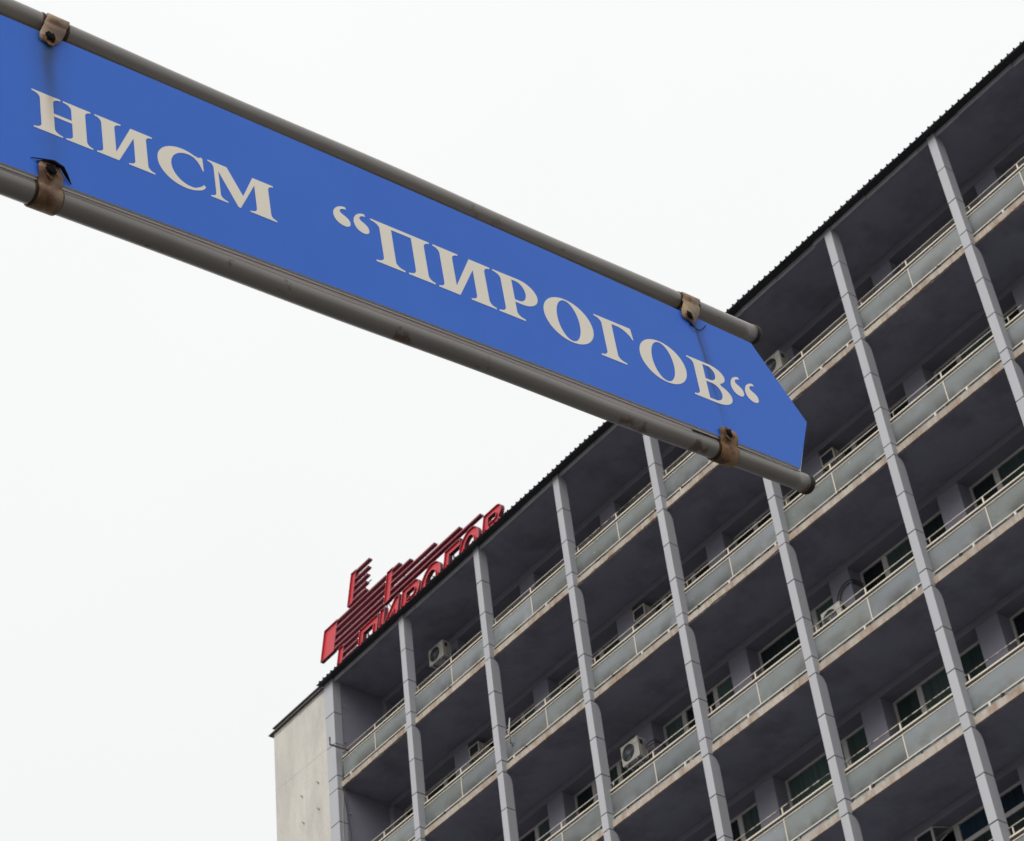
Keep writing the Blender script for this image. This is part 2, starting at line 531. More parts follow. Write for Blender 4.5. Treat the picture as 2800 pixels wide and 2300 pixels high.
# fins with clad panels and open joints
def fin_panel(z0, z1, depth, curved, wid):
    g = .012
    a, b = z0 + g, z1 - g
    if curved is None:                         # short panel beside the slab: shallow below the slab edge
        pr = [(0, a), (.126, a), (.126, a + .075), (depth, a + .08), (depth, b), (0, b)]
    elif not curved:
        pr = [(0, a), (depth, a), (depth, b), (0, b)]
    else:                                      # back corner rounds off under the soffit
        pr = [(0, a), (depth, a)]
        ry, rz = depth - .128, .25
        for i in range(11):
            an = math.pi / 2 * i / 10
            pr.append((.128 + ry * math.cos(an), b - .012 - rz + rz * math.sin(an)))
        pr += [(.128, b), (0, b)]
    return MB().prism(pr[::-1], -wid, 0)
pan_cache = {}
for k in range(0, NF + 1):
    wid = .20 if k else .385
    fx = k * W + (0 if k else 0.0)
    f = empty('fin', (fx, 0, 0), B)
    m = MB(); m.box(-wid + .01, -.01, .012, .095, -ZG, .19)
    obj('core', m, M['core'], f)
    segs = []
    for s in range(0, 5):
        top = .185 if s == 0 else J0[s]
        if k == 0:
            segs += [(J1[s], top, .25, False), (J2[s], J1[s], .25, False), (J3[s], J2[s], .25, False), (J0[s + 1], J3[s], .25, False)]
        else:
            segs += [(J1[s], top, .255, True), (J2[s], J1[s], .255, False), (J3[s], J2[s], .255, False), (J0[s + 1], J3[s], .19, None)]
    for (a, b, dpt, cv) in segs:
        if not seen([(fx, 0, a + ZG), (fx, 0, b + ZG)], 300):
            continue
        key = (round(a, 3), round(b, 3), dpt, cv, wid)
        if key not in pan_cache:
            me = fin_panel(a, b, dpt, cv, wid).mesh('fin_panel')
            me.materials.append(M['clad'])
            pan_cache[key] = me
        o = obj('fin_panel', pan_cache[key], None, f)
        o.location = (random.uniform(-.0015, .0015), random.uniform(-.002, .002), 0)
    m = MB(); m.box(-wid, 0, 0, .25, -ZG, J0[5] - .007)
    obj('fin_panel', m, M['clad'], f)

# back wall: lintel beams, piers, spandrels, windows
for s in range(0, len(J0) - 1):
    zsoff = .115 if s == 0 else J0[s] + .062
    zflo = J0[s + 1] + .222
    ztop = J0[s] - .11
    zsill = zflo + .85
    m = MB(); m.box(-.012, XR, YW, 2.05, ztop, zsoff - .002)
    obj('lintel_beam', m, M['paint'], B)
    m = MB(); m.box(-.012, XR, YW + .02, 2.05, zflo - .01, zsill)
    obj('spandrel', m, M['paint'], B)
    for k in range(NF + 1):
        xl = k * W - PIER
        if not seen([(xl, YW, ztop + ZG), (xl + .6, YW, zflo + ZG)], 350):
            continue
        m = MB(); m.box(max(-.012, xl), xl + .57, YW + .004, 2.05, zsill - .002, ztop - .004)
        obj('pier', m, M['paint'], B)
        if k == NF:
            continue
        ox0, ox1 = xl + .57, xl + W
        if not seen([(x, YG, z + ZG) for x in (ox0, ox1) for z in (ztop, zsill)]):
            continue
        wn = empty('window', (ox0, YG, ztop), B)
        H_ = ztop - zsill
        wide = ox1 - ox0
        mullions = [.70, 1.75]
        if (s, k) in ((2, 2), (1, 2)): mullions = [.70, 1.60]
        if (s, k) in ((2, 4), (0, 3), (3, 4), (0, 5)): mullions = [1.75]
        fw = .055
        m = MB()
        m.box(0, fw, 0, .07, -H_, 0); m.box(wide - fw, wide, 0, .07, -H_, 0)
        m.box(fw, wide - fw, 0, .07, -fw, 0); m.box(fw, wide - fw, 0, .07, -H_, -H_ + fw)
        for q in mullions:
            m.box(q - .065, q + .065, -.005, .075, -H_ + fw, -fw)
        transom = s == 4
        if transom:
            ed = [fw] + mullions + [wide - fw]
            for a, b in zip(ed, ed[1:]):
                m.box(a + (.065 if a != fw else 0), b - (.065 if b != wide - fw else 0), -.003, .07, -.52, -.43)
        obj('frame', m, M['frame'], wn)
        edges = [fw] + mullions + [wide - fw]
        for i in range(len(edges) - 1):
            a = edges[i] + (.065 if i else 0); b = edges[i + 1] - (.065 if i < len(edges) - 2 else 0)
            pm = 'paneblue' if s == 4 else random.choices(('pane', 'panegreen'), (.68, .32))[0]
            if (s, k, i) in ((2, 3, 2), (2, 4, 1), (3, 5, 0), (3, 5, 1), (3, 4, 1), (2, 1, 2), (3, 3, 2), (3, 4, 0)): pm = 'panegreen'
            if (s, k, i) in ((1, 5, 1), (1, 6, 0), (0, 5, 0), (2, 5, 0), (1, 3, 1), (1, 4, 0)): pm = 'pane'
            if s == 1 and i == 0 and k in (1, 3, 5, 7) and len(mullions) > 1:
                pass
            if s == 4 and k == 5 and i == 0:          # open sash leaves a dark hole
                m = MB(); m.box(a + .003, b - .003, .072, .08, -H_ + fw, -fw)
                obj('pane', m, M['black'], wn)
                m = MB()
                m.box(0, .05, -.03, 0, -.62, 0); m.box(.41, .46, -.03, 0, -.62, 0)
                m.box(.05, .41, -.03, 0, -.05, 0); m.box(.05, .41, -.03, 0, -.62, -.57)
                sa = obj('open_sash', m, M['frame'], wn, (-.03, -.34, -.01))
                m = MB(); m.box(.052, .408, -.018, -.012, -.568, -.052)
                p2 = obj('pane', m, M['pane'], wn, (-.03, -.34, -.01))
                m = MB(); m.tube([(.42, -.34, -.02), (.60, -.01, -.02)], .012, 6); m.tube([(.42, -.35, -.42), (.60, -.01, -.06)], .012, 6)
                obj('stay_arm', m, M['frame'], wn)
                continue
            m = MB(); m.box(a + .002, b - .002, .03, .04, -H_ + fw + .002, -fw - .002) if not transom else None
            if transom:
                m.box(a + .002, b - .002, .03, .04, -.432, -fw - .002)
                obj('pane', m, M[pm], wn)
                m = MB(); m.box(a + .002, b - .002, .03, .04, -H_ + fw + .002, -.518)
                pm = 'pane'
            obj('pane', m, M[pm], wn)

# balcony railings
for s in range(1, 6):
    z = J0[s]
    for k in range(NF):
        x0 = k * W + .003; x1 = (k + 1) * W - .203
        if not seen([(x, .2, q + ZG + z) for x in (x0, x1) for q in (.2, 1.25)], 120):
            continue
        r = empty('railing', (x0, 0, z), B)
        L = x1 - x0
        def bar(name, y, zc, h, dp, mk, a=0.0, b=L, sag=0.0):
            m = MB(); n = 6
            for i in range(n + 1):
                xx = a + (b - a) * i / n
                dz = sag * math.sin(math.pi * i / n)
                m.v += [(xx, y - dp / 2, zc - h / 2 + dz), (xx, y + dp / 2, zc - h / 2 + dz), (xx, y + dp / 2, zc + h / 2 + dz), (xx, y - dp / 2, zc + h / 2 + dz)]
            for i in range(n):
                for c in range(4):
                    d = (c + 1) % 4
                    m.face([i * 4 + c, i * 4 + 4 + c, i * 4 + 4 + d, i * 4 + d])
            m.face([0, 1, 2, 3]); m.face([n * 4 + 3, n * 4 + 2, n * 4 + 1, n * 4])
            return obj(name, m, M[mk], r)
        sg = random.uniform(-.006, .003)
        rust = (s, k) in ((4, 5), (4, 4), (2, 7), (4, 6)) or random.random() < .12
        m = MB(); m.tube([(0, .225, 1.19), (L * .35, .225, 1.19 + sg), (L * .7, .225, 1.19 + sg), (L, .225, 1.19)], .0115, 8)
        obj('top_rail', m, M['railrust' if rust else 'rail'], r)
        bar('hand_rail', .196, .999, .034, .022, 'rail', sag=sg)
        bar('gap_shade_strip', .196, .945, .076, .010, 'raildark_gapshade', .004, L - .004)  # dark strip standing in for the shade of the open gap
        bar('panel_rail', .186, .899, .018, .014, 'rail', sag=sg * .5)
        bar('bottom_rail', .186, .358, .022, .020, 'rail', sag=sg * .5)
        xm = L / 2 + random.uniform(-.05, .05)
        m = MB(); m.box(xm - .011, xm + .011, .178, .188, .370, .889)
        obj('post', m, M['rail'], r)
        m = MB(); m.box(xm - .014 - .02, xm + .014 - .02, .21, .232, 1.018, 1.176)
        obj('post', m, M['rail'], r)
        m = MB(); m.box(.09, .112, .21, .23, 1.018, 1.176)
        obj('post', m, M['railrust'], r)
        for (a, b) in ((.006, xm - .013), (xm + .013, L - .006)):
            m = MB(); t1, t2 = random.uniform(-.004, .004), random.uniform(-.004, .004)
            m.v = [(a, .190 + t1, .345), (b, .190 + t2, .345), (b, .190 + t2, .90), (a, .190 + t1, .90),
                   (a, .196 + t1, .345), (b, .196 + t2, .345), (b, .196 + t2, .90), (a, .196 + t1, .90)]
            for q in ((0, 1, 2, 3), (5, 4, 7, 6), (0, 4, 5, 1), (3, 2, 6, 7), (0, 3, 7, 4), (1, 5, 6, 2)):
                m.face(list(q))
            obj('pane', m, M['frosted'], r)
        # kick strips under the bottom rail, with gaps
        xx = .01
        while xx < L - .05:
            ln = random.uniform(.25, 1.15)
            e = min(L - .01, xx + ln)
            m = MB(); tl = random.uniform(-.004, .006)
            m.box(xx, e, .215, .222, .218 + tl, .350 + tl * .5)
            obj('kick_strip', m, M['kick'], r)
            xx = e + random.choice((.012, .03, .06, .10, .16))
        for q in range(random.choice((1, 2, 2, 3))):
            xb = random.uniform(.2, L - .2)
            m = MB(); m.box(xb, xb + .045, .16, .205, .225, .343); m.box(xb + .01, xb + .035, .155, .17, .19, .30)
            obj('rail_foot', m, M['frame' if random.random() < .5 else 'raildark_gapshade'], r)

# ------------------------------------------------------------------ air conditioners
def ring_grille(m, cx, cz, y, r, mi):
    for q in range(1, 6):
        rr = r * q / 5
        pts = [(cx + rr * math.cos(2 * math.pi * i / 20), y, cz + rr * math.sin(2 * math.pi * i / 20)) for i in range(21)]
        m.tube(pts, .0035, 4, mi, caps=False)
    for i in range(8):
        an = math.pi * i / 8
        m.tube([(cx - r * math.cos(an), y, cz - r * math.sin(an)), (cx + r * math.cos(an), y, cz + r * math.sin(an))], .0035, 4, mi)

def outdoor_unit(x, y, z, label, wd=.6, ht=.49, dp=.26, brackets=True):
    t = empty('air_conditioner', (x, y, z + ZG))
    tag(t, label, 'air conditioner', 'air conditioner units on the balcony walls')
    cx, cz, r = wd * .39, ht * .51, .208
    # casing front with a round fan opening
    n = 32
    ring = []
    for i in range(n):
        an = 2 * math.pi * i / n
        ring.append((cx + r * math.cos(an), cz + r * math.sin(an)))
    me = outline_mesh('casing_front', [[(.012, 0), (wd - .012, 0), (wd, .012), (wd, ht - .012), (wd - .012, ht), (.012, ht), (0, ht - .012), (0, .012)], ring], .014)
    me.materials.append(M['ac'])
    o = obj('front_plate', me, None, t); o.rotation_euler = (math.pi / 2, 0, 0); o.location = (0, .007, 0)
    m = MB()
    m.box(.004, wd - .004, .012, dp, .004, .016); m.box(.004, wd - .004, .012, dp, ht - .016, ht - .004)
    m.box(.004, .016, .012, dp, .016, ht - .016); m.box(wd - .016, wd - .004, .012, dp, .016, ht - .016)
    m.box(.016, wd - .016, dp - .012, dp, .016, ht - .016)
    for i in range(9):                                    # louvres on the side
        zz = .06 + i * (ht - .16) / 8
        m.box(wd - .004, wd + .006, .07, dp - .05, zz, zz + .012)
    obj('casing', m, M['ac'], t)
    m = MB(); m.box(.02, wd - .02, .05, .06, .02, ht - .02)
    obj('fan_recess', m, M['black'], t)
    m = MB(); ring_grille(m, cx, cz, .008, r * .98, 0)
    obj('fan_grille', m, M['steel'], t)
    m = MB()
    for i in range(3):
        an = 2 * math.pi * i / 3 + .4
        m.v += [(cx, .03, cz), (cx + r * .85 * math.cos(an - .45), .025, cz + r * .85 * math.sin(an - .45)), (cx + r * .85 * math.cos(an + .35), .045, cz + r * .85 * math.sin(an + .35))]
        m.face([3 * i, 3 * i + 1, 3 * i + 2])
    m.tube([(cx, .02, cz), (cx, .04, cz)], .035, 12)
    obj('fan', m, M['coil'], t)
    m = MB(); m.box(wd - .005, wd + .008, .05, .13, ht * .62, ht * .85)
    obj('handle_recess', m, M['coil'], t)
    m = MB(); m.box(wd * .78, wd * .93, -.002, .0, ht * .80, ht * .88)
    obj('badge', m, M['frame'], t)
    if brackets:
        m = MB()
        for bx in (.10, wd - .14):
            m.box(bx, bx + .035, .01, YW - y + .004, -.045, -.002)
            m.tube([(bx + .017, .06, -.03), (bx + .017, YW - y, -.26)], .012, 6)
            m.box(bx - .005, bx + .04, YW - y - .01, YW - y + .003, -.30, .02)
        obj('bracket', m, M['steel'], t)
    return t

outdoor_unit(2.75, 1.1, -.82, 'cream fan unit under the top roof edge, leftmost of the air conditioners', .61, .50)
outdoor_unit(9.15, 1.1, -7.73, 'weathered fan unit above a lower railing, with louvred side and full round fan visible', .58, .51)
outdoor_unit(15.53, 1.1, -1.02, 'cream fan unit on the top floor, half hidden by the blue sign tip', .58, .51)
D_ = outdoor_unit(15.52, 1.1, -8.24, 'fan unit sunk behind a railing below curved black pipes', .55, .50)

def pipes(name, runs, label, r=.011):
    t = MB()
    for run in runs:
        pts = []
        for i in range(len(run) - 1):
            a, b = Vector(run[i]), Vector(run[i + 1])
            for q in range(4):
                pts.append(a.lerp(b, q / 4))
        pts.append(Vector(run[-1]))
        for it in range(3):
            pts = [pts[0]] + [(pts[i - 1] + pts[i] * 2 + pts[i + 1]) / 4 for i in range(1, len(pts) - 1)] + [pts[-1]]
        t.tube([(p.x, p.y, p.z + ZG) for p in pts], r, 7)
    return tag(obj(name, t, M['cable']), label, 'pipe')

pipes('refrigerant_pipe', [[(15.66, 1.35, -7.85), (15.64, 1.55, -7.6), (15.66, 1.57, -7.22), (15.86, 1.57, -7.02), (16.10, 1.57, -7.0), (16.14, 1.75, -7.0), (16.14, 1.96, -7.0)],
                           [(15.72, 1.35, -7.9), (15.70, 1.57, -7.6), (15.72, 1.575, -7.28), (15.88, 1.575, -7.09), (16.10, 1.575, -7.07), (16.13, 1.75, -7.06), (16.13, 1.96, -7.06)]],
      'black insulated pipes looping over the wall pier above a railing')
pipes('refrigerant_pipe', [[(9.74, 1.30, -7.45), (9.80, 1.42, -7.30), (9.82, 1.58, -7.22), (9.80, 1.8, -7.25), (9.80, 1.96, -7.3)],
                           [(9.74, 1.32, -7.50), (9.82, 1.45, -7.37), (9.86, 1.60, -7.29), (9.84, 1.8, -7.32), (9.84, 1.96, -7.36)]],
      'short black pipe bundle bending from a louvred fan unit to the window')

def window_unit(x, z, label, wd=.40, ht=.31):
    t = empty('window_air_conditioner', (x, YW + .0, z + ZG))
    tag(t, label, 'air conditioner', 'air conditioner units on the balcony walls')
    e = .028; d = .42
    m = MB()
    m.box(0, wd, 0, .03, 0, e); m.box(0, wd, 0, .03, ht - e, ht); m.box(0, e, 0, .03, e, ht - e); m.box(wd - e, wd, 0, .03, e, ht - e)
    obj('rim', m, M['rail'], t)
    m = MB(); m.box(.006, wd - .006, .03, d, .006, ht - .006)
    c = obj('casing', m, M['ac'], t)
    for q in range(3):
        m = MB(); m.box(wd - .008, wd + .003, .10 + q * .10, .16 + q * .10, .05, ht - .05)
        obj('side_louvre', m, M['frame'], c)
    m = MB(); m.box(e - .002, wd - e + .002, .018, .029, e - .002, ht - e + .002)
    co = obj('condenser_coil', m, M['coil'], t)
    m = MB()
    for q in range(11):
        m.box(e + .01 + q * (wd - 2 * e - .02) / 10 - .002, e + .01 + q * (wd - 2 * e - .02) / 10 + .002, .012, .018, e, ht - e)
    obj('coil_fins', m, M['coil'], co)
    m = MB(); m.box(.05, .08, .02, d - .03, -.04, .004); m.box(wd - .08, wd - .05, .02, d - .03, -.04, .004)
    obj('bracket', m, M['frame'], t)
window_unit(3.37, -3.87, 'boxy window unit one floor below the roof, nearest the cream end wall')
window_unit(9.735, -3.86, 'boxy window unit one floor below the roof, left of the blue sign tip')
window_unit(16.11, -3.88, 'boxy window unit just right of the lower pipe end of the blue sign')
window_unit(22.48, -3.88, 'boxy window unit beside the rightmost fin')

# ------------------------------------------------------------------ brackets and cables on the facade
m = MB(); m.tube([(.42, .23, -2.27 + ZG), (.31, .2, -2.25 + ZG), (.17, -.3, -2.16 + ZG), (.17, -.3, -1.94 + ZG)], .026, 7)
m.box(.36, .46, .215, .245, -2.34 + ZG, -2.22 + ZG)
tag(obj('antenna_bracket', m, M['cable']), 'dark bent steel pole sticking out from the leftmost balcony', 'bracket')
m = MB(); m.tube([(6.60, .14, -5.90 + ZG), (6.64, .10, -5.80 + ZG), (6.70, .04, -5.66 + ZG), (6.80, .02, -5.33 + ZG)], .018, 7)
m.box(6.575, 6.625, .15, .172, -5.92 + ZG, -5.84 + ZG)
tag(obj('flag_holder', m, M['galv']), 'pale bent metal tube clipped to a railing beside a fin', 'bracket')

def hang(name, pts, r, mk, label):
    q = []
    for i in range(len(pts) - 1):
        a, b = Vector(pts[i]), Vector(pts[i + 1])
        for j in range(5):
            q.append(a.lerp(b, j / 5))
    q.append(Vector(pts[-1]))
    for it in range(6):
        q = [q[0]] + [(q[i - 1] + 2 * q[i] + q[i + 1]) / 4 for i in range(1, len(q) - 1)] + [q[-1]]
    t = MB(); t.tube([(p.x, p.y, p.z + ZG) for p in q], r, 6)
    tag(obj(name, t, M[mk]), label, 'cable')
hang('cable', [(.02, .21, -2.3), (.03, .16, -3.0), (.03, .14, -3.35), (.04, .2, -3.7), (.05, .26, -4.2), (.05, .33, -4.6), (.04, .25, -5.2), (.05, .27, -6.2)], .012, 'cable',
     'dark cable hanging down the inner side of the corner fin')
hang('cable', [(.012, .17, -3.15), (.012, .15, -3.6), (.012, .10, -4.2), (.012, .10, -4.9), (.02, .19, -5.3), (.03, .22, -6.2)], .009, 'cablegrey',
     'pale thin cable running down the corner fin')
hang('cable', [(.42, .30, -2.33), (.8, .28, -2.70), (1.4, .28, -2.72), (2.1, .28, -2.55), (2.6, .28, -2.38), (2.85, .26, -2.30)], .010, 'cable',
     'drooping cable behind the frosted glass of the leftmost top balcony')

# ------------------------------------------------------------------ red rooftop sign
YS = .60
SHR = .27
sg = empty('rooftop_sign', (0, YS, ZG))
tag(sg, 'red rooftop sign with striped slanted cross and Cyrillic letters', 'sign')

def offset_loop(lp, d):
    n = len(lp); res = []
    area = sum(lp[i][0] * lp[(i + 1) % n][1] - lp[(i + 1) % n][0] * lp[i][1] for i in range(n))
    sgn = 1 if area > 0 else -1
    for i in range(n):
        p0, p1, p2 = Vector(lp[i - 1]), Vector(lp[i]), Vector(lp[(i + 1) % n])
        e1 = (p1 - p0).normalized(); e2 = (p2 - p1).normalized()
        n1 = Vector((-e1.y, e1.x)) * sgn; n2 = Vector((-e2.y, e2.x)) * sgn
        k = n1 + n2
        if k.length < 1e-5:
            k = n1
        k.normalize()
        c = max(.35, k.dot(n1))
        res.append(tuple(p1 + k * (d / c)))
    return res

def channel(name, loops, parent, depth=.115, lip=.008, rec=.03):
    """open-faced channel shape: outer walls, pale lip, recessed red face; loops in (x,z), front at y=0"""
    me = outline_mesh(name, loops, .02)
    m = MB()
    base = [tuple(v.co) for v in me.vertices]
    for v in base:
        m.v.append((v[0], rec + .01 - v[2], v[1]))
    for p in me.polygons:
        m.face(list(p.vertices)[::-1], 0)
    for li, lp in enumerate(loops):
        inn = offset_loop(lp, lip if li == 0 else -lip)
        b = len(m.v); n = len(lp)
        m.v += [(x, 0, z) for x, z in lp] + [(x, depth, z) for x, z in lp] + [(x, 0, z) for x, z in inn] + [(x, rec, z) for x, z in inn]
        for i in range(n):
            j = (i + 1) % n
            m.face([b + i, b + j, b + n + j, b + n + i], 1)
            m.face([b + i, b + 2 * n + i, b + 2 * n + j, b + j], 2)
            m.face([b + 2 * n + i, b + 3 * n + i, b + 3 * n + j, b + 2 * n + j], 0)
    bpy.data.meshes.remove(me)
    return obj(name, m, [M['red'], M['redside'], M['redlip']], parent)

def sh(x, z): return (x + SHR * (z - 2.25), z)
def quad(xa, xb, z0, z1): return [sh(xa, z0), sh(xb, z0), sh(xb, z1), sh(xa, z1)]
def arm(xl, xs_, z0, z1, bars, hb, parent):
    e = empty('cross_arm', (0, 0, 0), parent)
    # block with the stripes' roots cut out along its right edge
    pts = [sh(xl, z0)]
    right = []
    for (zc, xe) in sorted(bars):
        right += [sh(xs_, zc - hb / 2), sh(xs_ + .001, zc + hb / 2)]
    zt = max(z for z, _ in bars) + hb / 2
    lp = [sh(xl, z0), sh(xs_, z0), sh(xs_, z1), sh(xl, z1)]
    channel('block', [lp], e, rec=.05)
    for (zc, xe) in bars:
        q4 = quad(xs_ + .004, xe, zc - hb / 2, zc + hb / 2)
        m = MB(); m.v = [(x, 0, z) for x, z in q4] + [(x, .122, z) for x, z in q4]
        for f4 in ((0, 1, 2, 3), (7, 6, 5, 4), (0, 4, 5, 1), (1, 5, 6, 2), (2, 6, 7, 3), (3, 7, 4, 0)):
            m.face(list(f4))
        obj('stripe', m, M['stripe'], e)
HB = .050
arm(-1.19, -.56, 1.77, 2.695, [(2.64, 1.72), (2.43, 1.72), (2.22, 1.72), (2.01, 1.72), (1.825, 1.72)], HB, sg)
arm(-.11, .13, 2.78, 3.775, [(3.72, .76), (3.485, .76), (3.265, .75), (3.05, .74), (2.835, .74)], HB, sg)
xr = lambda x, z: x - SHR * (z - 2.25)
arm(1.775, 2.04, 1.78, 2.705, [(2.65, xr(2.44, 2.65)), (2.45, xr(2.92, 2.45)), (2.245, xr(3.98, 2.245)), (2.02, xr(5.04, 2.02)), (1.83, xr(5.91, 1.83))], HB, sg)
arm(-.295, -.05, .74, 1.69, [(1.635, .63), (1.43, .63), (1.22, .62), (1.01, .62), (.80, .62)], HB, sg)

def arc(cx, cz, rx, rz, a0, a1, n):
    return [(cx + rx * math.cos(math.radians(a0 + (a1 - a0) * i / n)), cz + rz * math.sin(math.radians(a0 + (a1 - a0) * i / n))) for i in range(n + 1)]
S_ = .24
def g_pi(w): return [[(0, 0), (S_, 0), (S_, .78), (w - S_, .78), (w - S_, 0), (w, 0), (w, 1), (0, 1)]]
def g_i(w): return [[(0, 0), (S_, 0), (w - S_, .62), (w - S_, 0), (w, 0), (w, 1), (w - S_, 1), (S_, .38), (S_, 1), (0, 1)]]
def g_g(w): return [[(0, 0), (S_, 0), (S_, .78), (w, .78), (w, 1), (0, 1)]]
def g_o(w): return [arc(w / 2, .5, w / 2, .52, 0, 360, 36)[:-1], arc(w / 2, .5, w / 2 - S_, .29, 0, 360, 28)[:-1]]
def g_r(w):
    o = [(0, 0), (S_, 0), (S_, .36), (w - .32, .36)] + arc(w - .32, .68, .32, .32, -90, 90, 14)[1:] + [(0, 1)]
    h = [(S_, .56), (w - .36, .56)] + arc(w - .34, .68, .12, .12, -80, 80, 8) + [(S_, .80)]
    return [o, h]
def g_v(w):
    o = [(0, 0), (w - .30, 0)] + arc(w - .28, .28, .28, .28, -90, 62, 12)[1:] + arc(w - .32, .76, .27, .24, -40, 90, 10) + [(0, 1)]
    h1 = [(S_, .19), (w - .34, .19)] + arc(w - .32, .29, .09, .10, -80, 80, 6) + [(S_, .40)]
    h2 = [(S_, .60), (w - .38, .60)] + arc(w - .36, .70, .09, .10, -80, 80, 6) + [(S_, .81)]
    return [o, h1, h2]
ZB, HC = .78, .885
for (fn, xa, wd) in ((g_pi, .46, .88), (g_i, 1.42, .87), (g_r, 2.42, .80), (g_o, 3.30, .87), (g_g, 4.30, .67), (g_o, 4.98, .83), (g_v, 5.96, .80)):
    u = wd / HC
    lps = []
    for lp in fn(u):
        lps.append([(xa + px * HC + SHR * (ZB + pz * HC - 1.4), ZB + pz * HC) for px, pz in lp])
    channel('letter', lps, sg, depth=.13, lip=.012, rec=.05)
# supports
fr = MB()
for x in (-.6, .55, 1.45, 2.3, 3.3, 4.4, 5.4, 6.5):
    top = {.55: 3.7, -.6: 2.6, 1.45: 2.65, 2.3: 2.6, 3.3: 2.4, 4.4: 2.2, 5.4: 1.85, 6.5: 1.5}[x]
    m = MB(); m.tube([(x, .28, roof_z(.88) - .02), (x, .28, top)], .024, 7)
    if x in (.55, 1.45, 3.3, 5.4):
        m.tube([(x, .30, top - .5), (x + .04, 1.3, roof_z(1.9))], .018, 6)
    obj('support_post', m, M['galv'], sg)
for (zr, xa, xb) in ((.95, -.6, 6.7), (1.42, -.6, 6.7), (2.05, -.9, 5.3), (2.5, -.9, 3.2), (3.2, .3, .95)):
    m = MB(); m.tube([(xa, .20, zr), (xb, .20, zr)], .018, 6)
    obj('support_rail', m, M['galv'], sg)

# ------------------------------------------------------------------ blue direction sign
DIST = 3.5
K = DIST / 4.0
e_d = Vector((-0.05965351, 0.98085451, 0.1853804))
e_v = Vector((0.12311468, -0.17706391, 0.97646871))
e_n = Vector((0.99059792, 0.08107283, -0.11019511))
ctr = Vector((-2.1012751, 1.75100142, 2.91867042)) / 4.0
SO = CAM + ctr * DIST
MS = Matrix(((e_d.x * K, e_v.x * K, e_n.x * K, SO.x), (e_d.y * K, e_v.y * K, e_n.y * K, SO.y), (e_d.z * K, e_v.z * K, e_n.z * K, SO.z), (0, 0, 0, 1)))
# the sign hangs on a post left of the picture; the thing's empty stands at the post's foot
PB = MS @ Vector((-1.30, 0, -.02))
root = empty('direction_sign', (PB.x, PB.y, 0))
tag(root, 'blue arrow-shaped street direction sign with cream Cyrillic lettering between two grey pipes', 'sign')
IM = Matrix.Translation((-PB.x, -PB.y, 0)) @ MS
def sobj(name, me, mats, parent=root):
    o = obj(name, me, mats, parent)
    if parent is root:
        o.matrix_local = IM
    return o

# blue panel: paint with drip stains below and above the clamps (coordinates along the panel)
def blue_mat():
    m = bpy.data.materials.new('blue')
    m.use_nodes = True
    t = m.node_tree; N, Lk = t.nodes, t.links
    bs = N['Principled BSDF']
    bs.inputs['Roughness'].default_value = .5; bs.inputs['Specular IOR Level'].default_value = .15
    co = N.new('ShaderNodeTexCoord')
    sp = N.new('ShaderNodeSeparateXYZ'); Lk.new(co.outputs['Object'], sp.inputs[0])
    n = N.new('ShaderNodeTexNoise'); n.inputs['Scale'].default_value = 5; n.inputs['Detail'].default_value = 6
    Lk.new(co.outputs['Object'], n.inputs['Vector'])
    c0 = N.new('ShaderNodeMixRGB')
    n.inputs['Scale'].default_value = 3.2; n.inputs['Roughness'].default_value = .7
    c0.inputs['Color1'].default_value = (.044, .172, .72, 1); c0.inputs['Color2'].default_value = (.068, .212, .82, 1)
    Lk.new(n.outputs['Fac'], c0.inputs['Fac'])
    last = c0.outputs[0]
    def math_(op, a, b=None, c=None):
        x = N.new('ShaderNodeMath'); x.operation = op
        for i, q in enumerate((a, b, c)):
            if q is None: continue
            if isinstance(q, (int, float)): x.inputs[i].default_value = q
            else: Lk.new(q, x.inputs[i])
        return x.outputs[0]
    nn = N.new('ShaderNodeTexNoise'); nn.inputs['Scale'].default_value = 14; nn.inputs['Detail'].default_value = 3
    Lk.new(co.outputs['Object'], nn.inputs['Vector'])
    for (s0, h_hi, h_lo, wd, amt, colr, lean) in ((-.7285, .17, .02, .0115, .92, (.04, .065, .09), -.02), (-.733, .17, -.10, .030, .38, (.05, .09, .20), 0.0), (.827, .15, -.06, .0045, .85, (.03, .05, .10), .08), (.834, .06, -.10, .016, .4, (.04, .08, .22), .06)):
        ctrl = math_('MULTIPLY_ADD', sp.outputs['Y'], -lean, s0 + lean * .1)
        dx = math_('SUBTRACT', sp.outputs['X'], ctrl)
        wob = math_('MULTIPLY_ADD', nn.outputs['Fac'], .016, -.008)
        dx = math_('ADD', dx, wob)
        q = math_('DIVIDE', dx, wd)
        q2 = math_('MULTIPLY', q, q)
        ex = math_('POWER', 2.718, math_('MULTIPLY', q2, -1))
        up_ = N.new('ShaderNodeMapRange'); up_.inputs['From Min'].default_value = h_lo; up_.inputs['From Max'].default_value = h_hi
        up_.inputs['To Min'].default_value = .12
        Lk.new(sp.outputs['Y'], up_.inputs['Value'])
        k = math_('MULTIPLY', math_('MULTIPLY', ex, up_.outputs[0]), amt)
        mx_ = N.new('ShaderNodeMixRGB'); mx_.inputs['Color2'].default_value = (*colr, 1)
        Lk.new(k, mx_.inputs['Fac']); Lk.new(last, mx_.inputs['Color1'])
        last = mx_.outputs[0]
    Lk.new(last, bs.inputs['Base Color'])
    return m
M['blue'] = blue_mat()
M['panelback'] = mat('panelback', (.46, .39, .385), rough=.6, var=.08, scale=5, dirt=(.3, .22, .2), dirt_amt=.4)
M['paneledge'] = mat('paneledge', (.72, .70, .68), rough=.5, var=.05)
M['vinyl'] = mat('vinyl', (.95, .875, .74), rough=.33, spec=.7, var=.03, scale=8)
